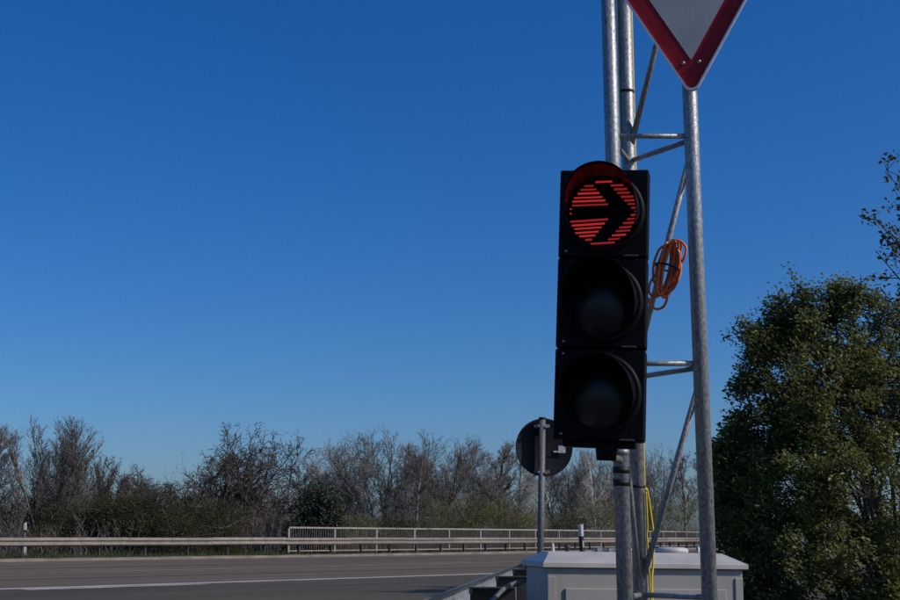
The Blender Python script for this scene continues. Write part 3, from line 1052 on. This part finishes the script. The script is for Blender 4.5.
TREES = [
    (vT3, -8, 424, 60, 'bare tree cut off by the left picture edge', .3, 1.0),
    (vU1, 52, 420, 58, 'tall upright brushy thicket tree at the far left with many thin stems', .0, 1.1),
    (vU2, 86, 460, 62, 'upright brushy bare tree just right of the far-left thicket', 1.2, .9),
    (vU2, 118, 482, 66, 'small thin bare brush tree low against the sky near the left', 2.2, .9),
    (vW1, 198, 438, 66, 'wide crooked dark bare tree standing left of the bridge railing end', .5, 1.4),
    (vW2, 262, 430, 68, 'dark bare tree with spreading crooked limbs just before the bridge railing begins', 1.9, 1.2),
    (vW2, 172, 468, 72, 'lower bare tree at the left flank of the wide crooked tree', 3.6, 1.0),
    (vT2, 334, 446, 92, 'pale slender bare tree directly behind the dark pine', .8, 1.0),
    (vT1, 378, 432, 88, 'tall rounded bare tree, first tall one right of the pine', 2.0, 1.1),
    (vT3, 413, 452, 84, 'slim dark bare tree between the two tallest bare trees', .1, .9),
    (vT1, 443, 436, 90, 'tall broad bare tree left of the round sign', 4.1, 1.15),
    (vT2, 472, 448, 96, 'pale bare tree set back between the broad bare tree and the birch', 3.0, 1.0),
    (vT3, 492, 443, 92, 'bare tree just left of the round sign', 5.0, 1.1),
    (vB, 514, 446, 94, 'white-barked birch behind the lower left rim of the round sign', 1.0, 1.0),
    (vT2, 553, 447, 98, 'pale bare tree right behind the round sign', 1.7, 1.0),
    (vB, 590, 452, 96, 'thin birch seen below the traffic signal', 2.7, 1.0),
    (vT1, 612, 449, 104, 'bare tree behind the left mast legs', 0.4, 1.0),
    (vT2, 655, 449, 106, 'pale bare tree seen between the left and right mast legs', 5.5, 1.0),
    (vT3, 683, 455, 102, 'slim bare tree just left of the right mast leg', 3.6, 1.1),
    (vT1, 716, 452, 104, 'bare tree between the right mast leg and the green bush', 1.1, 1.0),
]
for var, px, pt_, Y, lab, rz, wd in TREES:
    place_tree(var, px, pt_, Y, lab, 'birch_tree' if var is vB else 'bare_tree', rz=rz, wide=wd)


# leafy shrubs: stems plus many small leaves in an uneven volume
def leafy(name, px, py_top, Y, w_, d_, label, leafm, barkm, n, size, seed, cat='shrub', lumps=9, base_dz=0.0, group='shrubs beyond the road', fill=0.5):
    t = pix(px, py_top, Y)
    z = gz(t.x, Y) - 0.05 + base_dz
    H = t.z - z
    rng = np.random.default_rng(seed)
    root = thing(name, (t.x, Y, z), label, cat, group)
    # lumps
    C = np.stack([rng.uniform(-.36, .36, lumps) * w_, rng.uniform(-.36, .36, lumps) * d_, H * rng.uniform(.30, .74, lumps)], 1)
    C[0] = (0, 0, H * .72)
    rad = np.stack([w_ * rng.uniform(.16, .30, lumps), d_ * rng.uniform(.16, .30, lumps), H * rng.uniform(.16, .27, lumps)], 1)
    segs = []
    for i in range(lumps):
        b0 = np.array([rng.normal() * .08 * w_, rng.normal() * .08 * d_, 0])
        mid = b0 * .5 + C[i] * .5 + rng.normal(size=3) * .06 * w_
        segs.append((*b0, *mid, .035, .025)); segs.append((*mid, *C[i], .025, .012))
        for k_ in range(10):
            dv = rng.normal(size=3); dv /= np.linalg.norm(dv); dv[2] = abs(dv[2]) * .8 + .1
            e = C[i] + dv * rad[i] * rng.uniform(.7, 1.2)
            segs.append((*C[i], *e, .012, .006))
    V, F = sticks(segs, 5)
    link('trunk', np_mesh('trunk', V, F, barkm, True), root)
    which = rng.integers(0, lumps, n)
    dv = rng.normal(size=(n, 3)); dv /= np.linalg.norm(dv, axis=1, keepdims=True)
    rr_ = rng.uniform(0.15, 1.0, (n, 1)) ** fill
    rr_ *= 1 + .22 * np.sin(dv[:, :1] * 7 + which[:, None]) * np.cos(dv[:, 2:3] * 9)
    Pn = C[which] + dv * rad[which] * rr_ + rng.normal(size=(n, 3)) * 0.03
    # skirts towards the ground
    low = rng.random(n) < .22
    Pn[low, 2] *= rng.random(low.sum())
    Pn = Pn[Pn[:, 2] > 0.02]
    V, F = leaves(Pn, size, rng)
    link('crown', np_mesh('crown', V, F, leafm), root)
    return root


SH = [
    (15, 486, 57, 5, 3, 'low dark olive shrub behind the small delineator post', LEAF_OLIVE, 9000),
    (66, 494, 53, 4.5, 3, 'olive shrub at the foot of the far-left thicket', LEAF_OLIVE, 9000),
    (112, 484, 53, 5, 3, 'rounded olive green shrub left of the gap in the tree line', LEAF_OLIVE, 12000),
    (163, 480, 53, 5, 3, 'dark olive shrub below the wide crooked bare tree', LEAF_OLIVE, 13000),
    (214, 496, 55, 4.5, 3, 'broad brown-green shrub under the wide crooked tree', LEAF_OLIVE, 10000),
    (268, 490, 63, 5, 4, 'brownish shrub left of the bridge railing end', LEAF_BROWN, 8000),
    (362, 507, 61, 3.4, 2.5, 'small bright green shrub right of the pine above the railing', LEAF_GREEN, 6000),
    (395, 512, 63, 3.4, 2.5, 'low green shrub under the tall rounded bare tree', LEAF_OLIVE, 6000),
    (466, 485, 71, 5.4, 3, 'yellow-green budding willow shrub left of the round sign pole', LEAF_WILLOW, 9000),
    (517, 492, 75, 4.4, 3, 'yellow-green budding shrub just left of the round sign pole', LEAF_WILLOW, 8000),
    (588, 490, 83, 6, 3, 'dull yellow-green shrub behind the delineator post below the signal', LEAF_WILLOW, 8000),
    (662, 494, 93, 7, 4, 'olive shrub seen between the mast legs above the railing', LEAF_WILLOW, 8000),
    (560, 508, 80, 4, 3, 'dark olive shrub right of the round sign pole above the railing', LEAF_OLIVE, 7000),
]
for i, (px, pt_, Y, w_, d_, lab, lm, n) in enumerate(SH):
    leafy('shrub', px, pt_, Y, w_, d_, lab, lm, BARK, int(n * 2.2), .062, 100 + i)
# pine in front of the railing end
leafy('pine_tree', 318, 474, 61, 3.4, 3, 'dark green pine tree rising behind the start of the bridge railing', LEAF_PINE, BARKD, 20000, .13, 77, cat='tree', lumps=14, group=None)

# undergrowth mass: clumps of thin stems, twigs and small leaves below the trees
rng = np.random.default_rng(4)
NC = 3000
cs = rng.uniform(-20, 128, NC); co_ = rng.uniform(0, 1, NC) * 44 + 25.5
stems_, Ptw, Htw = [], [], []
for s, o in zip(cs, co_):
    x, y, h = so(s, o)
    z = hgt(s, o)
    up = 1.0 + .35 * math.sin(s * .27) + .25 * math.sin(s * .71 + 1) + .25 * math.sin(o * .5)
    hh = rng.uniform(1.3, 2.9) * up * (0.72 + .75 * sstep(26, 55, o)) + 3.0 * sstep(16, 30, s) * sstep(23.5, 31, o)
    wd = hh * rng.uniform(.22, .38)
    for k in range(6):
        a = rng.uniform(0, 6.283); t = rng.random() ** .5
        e = np.array([x + math.cos(a) * wd * t, y + math.sin(a) * wd * t, z + hh * rng.uniform(.6, 1.05)])
        b = np.array([x, y, z - .1]) + np.array([rng.normal() * .15, rng.normal() * .15, 0])
        m = (b + e) / 2 + rng.normal(size=3) * .12
        stems_.append((*b, *m, .016, .011)); stems_.append((*m, *e, .011, .005))
        for q in range(7):
            t2 = rng.uniform(.05, 1)
            c = m + (e - m) * t2
            d = np.clip(rng.normal(size=3), -1.4, 1.4) * min(.22 * hh * .35, .3); d[2] = abs(d[2]) + .12
            stems_.append((*c, *(c + d), .006, .003))
            Ptw.append(c + d * .8); Htw.append(hh)
V, F = sticks(stems_, 3)
ug = tag(link('undergrowth', np_mesh('undergrowth', V, F, BARK)), 'tangle of bare stems and low scrub below the trees', kind='stuff')
Ptw = np.array(Ptw)
for nm, m, n, sz, sd in (('foliage', LEAF_OLIVE, 120000, .085, .16), ('dry_foliage', LEAF_BROWN, 110000, .07, .2)):
    Pn = Ptw[rng.integers(0, len(Ptw), n)] + rng.normal(size=(n, 3)) * sd
    V, F = leaves(Pn, sz, rng)
    tag(link(nm, np_mesh(nm, V, F, m), ug), kind='stuff')

# roadside grass
N = 42000
V4, F4 = [], []
sN = rng.uniform(-16, 34, N); oN = rng.uniform(20.45, 31, N)
tuft = rng.random(N) < .10
ct = rng.uniform(-14, 26, 60)
sN[tuft] = ct[rng.integers(0, 60, tuft.sum())] + rng.normal(size=tuft.sum()) * .22
oN[tuft] = 19.9 + rng.uniform(0, .7, tuft.sum())
keep = ~((sN > 25) & (oN < 23.6))
sN, oN = sN[keep], oN[keep]
pts = np.array([so(a, b)[:2] + (hgt(a, b) - .03,) for a, b in zip(sN, oN)])
n = len(pts)
hgrass = rng.uniform(.08, .30, n) * (0.5 + 0.5 * np.clip((oN - 20.4) / 2, 0, 1)) * (1 + .5 * np.sin(sN * 1.3)) + np.where(oN < 20.7, .13, 0)
az = rng.uniform(0, 6.28, n)
wv = np.stack([np.cos(az), np.sin(az), 0 * az], 1) * .016
tip = pts + np.stack([rng.normal(size=n) * .06, rng.normal(size=n) * .06, hgrass], 1)
V = np.stack([pts - wv, pts + wv, tip], 1).reshape(-1, 3)
F = (np.arange(n) * 3)[:, None] + np.arange(3)[None]
tag(link('grass', np_mesh('grass', V, F, GRASSM)), 'rough green grass along the far kerb under the guardrail', kind='stuff')


# ------------------------------------------------------------------ big green bush at the right
def big_bush():
    Y0 = 13.2
    rng = np.random.default_rng(42)
    c0 = pix(885, 470, Y0)
    z0 = gz(c0.x, Y0) - .05
    root = thing('green_bush', (c0.x, Y0, z0), 'large dense green leafy bush filling the right edge', 'bush')
    # outline taken as lumps with their own depth and radius (offsets in metres from the bush base)
    lum = []
    def lp(px, py, Y, rx, rz_):
        p = pix(px, py, Y)
        lum.append((p.x - c0.x, p.y - Y0, p.z - z0, rx, rx * .95, rz_))
    for a in ((820, 335, 13.0, .50, .42), (870, 350, 13.3, .62, .48), (775, 385, 13.0, .40, .42), (815, 410, 12.6, .55, .5), (880, 420, 12.7, .7, .6),
              (765, 450, 13.0, .42, .45), (745, 490, 13.0, .34, .42), (800, 490, 12.4, .6, .55), (870, 500, 12.3, .7, .6), (752, 545, 12.8, .36, .45),
              (800, 570, 12.3, .55, .5), (865, 580, 12.1, .7, .55), (930, 400, 13.2, .8, .7), (940, 520, 12.6, .8, .7), (930, 600, 12.2, .8, .6),
              (745, 590, 12.8, .34, .4), (800, 640, 12.4, .6, .5), (870, 660, 12.2, .7, .5), (750, 650, 12.8, .4, .45), (930, 680, 12.3, .7, .5),
              (850, 400, 14.0, .8, .8), (830, 500, 14.0, .8, .8), (900, 560, 14.0, .9, .8), (790, 540, 13.8, .6, .6), (960, 450, 14.2, 1., .9),
              (740, 530, 13.6, .36, .45), (735, 465, 13.5, .28, .3), (830, 310, 13.2, .35, .30), (795, 345, 13.1, .32, .34), (900, 330, 13.6, .45, .4), (790, 325, 13.2, .30, .22), (825, 375, 12.9, .5, .42), (860, 390, 13.4, .6, .5), (905, 380, 13.0, .6, .5), (870, 440, 13.4, .6, .5), (800, 440, 13.3, .5, .45), (765, 350, 13.2, .22, .25)):
        lp(*a)
    L = np.array(lum)
    segs = []
    tips = []
    for row in L:
        c = row[:3]
        b0 = np.array([rng.normal() * .25, rng.normal() * .25, 0.0])
        p, r_ = b0, .035
        n_ = 5
        for i in range(1, n_ + 1):
            q = b0 + (c - b0) * (i / n_) + rng.normal(size=3) * .06 + np.array([0, 0, .12 * math.sin(math.pi * i / n_)])
            segs.append((*p, *q, r_, r_ * .75)); p, r_ = q, r_ * .75
        for k_ in range(34):
            dv = rng.normal(size=3); dv /= np.linalg.norm(dv); dv[2] += .25
            e = c + dv * row[3:6] * rng.uniform(.65, 1.12)
            m_ = (c + e) / 2 + rng.normal(size=3) * .05
            segs.append((*c, *m_, .006, .004)); segs.append((*m_, *e, .004, .002))
            tips.append((*m_, *e))
    # loose sprigs on the sky side
    for (ax, ay, bx2, by2) in ((775, 335, 741, 322), (778, 345, 744, 333), (770, 380, 740, 375), (762, 395, 737, 387), (790, 320, 771, 303), (812, 305, 800, 288), (850, 300, 855, 287),
                               (760, 420, 738, 415), (748, 445, 726, 432), (735, 460, 716, 447), (735, 480, 716, 470), (880, 310, 868, 296), (735, 500, 717, 495), (830, 300, 838, 289)):
        a = np.array(pix(ax, ay, 13.0) - Vector((c0.x, Y0, z0))); b = np.array(pix(bx2, by2, 12.9) - Vector((c0.x, Y0, z0)))
        m_ = (a + b) / 2 + rng.normal(size=3) * .03
        segs.append((*a, *m_, .008, .005)); segs.append((*m_, *b, .005, .003))
        tips += [(*a, *m_), (*m_, *b), (*m_, *b)]
        for k_ in range(3):
            e = m_ + (b - m_) * .6 + rng.normal(size=3) * .10
            segs.append((*m_, *e, .004, .002)); tips.append((*m_, *e))
    V, F = sticks(segs, 5)
    link('trunk', np_mesh('trunk', V, F, BARKD, True), root)
    T = np.array(tips)
    ztip = T[:, 5] / T[:, 5].max()
    idx = np.repeat(np.arange(len(T)), (125 - 70 * np.clip((ztip - .5) / .35, 0, 1)).astype(int))
    tt = rng.beta(2.2, 1.1, (len(idx), 1))
    Pn = T[idx, 0:3] * (1 - tt) + T[idx, 3:6] * tt + np.clip(rng.normal(size=(len(idx), 3)), -1.5, 1.5) * .06
    Pn = Pn[Pn[:, 2] > 0.03]
    V, F = leaves(Pn, .052, rng, .6, 2.0)
    link('crown', np_mesh('crown', V, F, LEAF_GREEN), root)
    return root


big_bush()


# overhanging tree, trunk outside the frame at the right
def overhang_tree():
    rng = np.random.default_rng(9)
    bx0, by0 = 7.4, 16.3
    z0 = gz(bx0, by0) - .05
    root = thing('overhanging_tree', (bx0, by0, z0), 'tree reaching in from the right edge with small dark leaves', 'tree')
    B0 = Vector((bx0, by0, z0))
    tr = []
    prev, pr = Vector((0, 0, 0)), .17
    tk = [prev]
    for i in range(1, 10):
        q = Vector((rng.normal() * .05, rng.normal() * .05, 6.0 * i / 9))
        r_ = .17 * (1 - i / 9 * .88)
        tr.append((*prev, *q, pr, r_)); prev, pr = q, r_; tk.append(q)
    V, F = sticks(tr, 9)
    link('trunk', np_mesh('trunk', V, F, BARKD, True), root)
    segs, tips = [], []
    def limb(a, b, r_, sag=.12, kids=13, spread=.34):
        a, b = np.array(a), np.array(b)
        n_ = 7
        p = a
        Ln = np.linalg.norm(b - a)
        node = [a]
        for i in range(1, n_ + 1):
            q = a + (b - a) * i / n_ + rng.normal(size=3) * .035 * Ln * .4 + np.array([0, 0, sag * math.sin(math.pi * i / n_)])
            if i == n_: q = b
            segs.append((*p, *q, r_ * (1 - .85 * (i - 1) / n_), r_ * (1 - .85 * i / n_))); p = q; node.append(q)
        for k_ in range(kids):
            f = rng.uniform(.25, .98) * n_
            i = int(f); c = node[i] + (node[min(i + 1, n_)] - node[i]) * (f - i)
            dv = (b - a) / Ln + rng.normal(size=3) * .75
            e = c + dv * spread * rng.uniform(.35, 1.0)
            m_ = (c + e) / 2 + rng.normal(size=3) * .03
            segs.append((*c, *m_, .007, .005)); segs.append((*m_, *e, .005, .003)); tips.append((*m_, *e))
            for j in range(3):
                e2 = m_ + (e - m_) * rng.random() + rng.normal(size=3) * .13
                segs.append((*m_, *e2, .004, .0025)); tips.append((*m_, *e2))
        tips.append((*node[-2], *node[-1]))
    for (px, py, Y, zt_) in ((871, 160, 13.0, 3.4), (859, 204, 13.0, 3.0), (862, 239, 13.1, 2.6), (866, 275, 13.0, 2.3), (885, 172, 13.4, 3.5), (878, 222, 12.8, 2.9),
                             (890, 255, 12.7, 2.6), (893, 200, 13.6, 3.2), (884, 290, 13.3, 2.2), (905, 150, 13.0, 3.7), (900, 235, 13.2, 2.8), (898, 278, 13.0, 2.5)):
        limb(Vector((0, 0, zt_)), pix(px + 14, py + 12, Y) - B0, .035, kids=9, spread=.24)
    n_front = len(tips)
    for i in range(75):                                   # the rest of the crown
        zt_ = rng.uniform(2.4, 5.9)
        a = rng.uniform(0, 6.283)
        ln = rng.uniform(.9, 2.4) * (1.1 - (zt_ / 6.0) * .6)
        e = Vector((math.cos(a) * ln, math.sin(a) * ln, zt_ + ln * rng.uniform(.1, .7)))
        pe = e + B0
        if pe.x / max(1, pe.y) < 0.43:      # keep the view's sky free of limbs
            e.x = abs(e.x) + 0.4
        limb(Vector((0, 0, zt_)), e, .035, kids=16, spread=.5)
    V, F = sticks(segs, 4)
    c = link('crown', np_mesh('crown', V, F, BARKD, True), root)
    T = np.array(tips)
    idx = np.repeat(np.arange(len(T)), np.where(np.arange(len(T)) < n_front, 8, 30))
    tt = rng.beta(2.5, 1, (len(idx), 1))
    Pn = T[idx, 0:3] * (1 - tt) + T[idx, 3:6] * tt + rng.normal(size=(len(idx), 3)) * .035
    V, F = leaves(Pn, .062, rng, .6)
    link('foliage', np_mesh('foliage', V, F, LEAF_DARK), c)


overhang_tree()
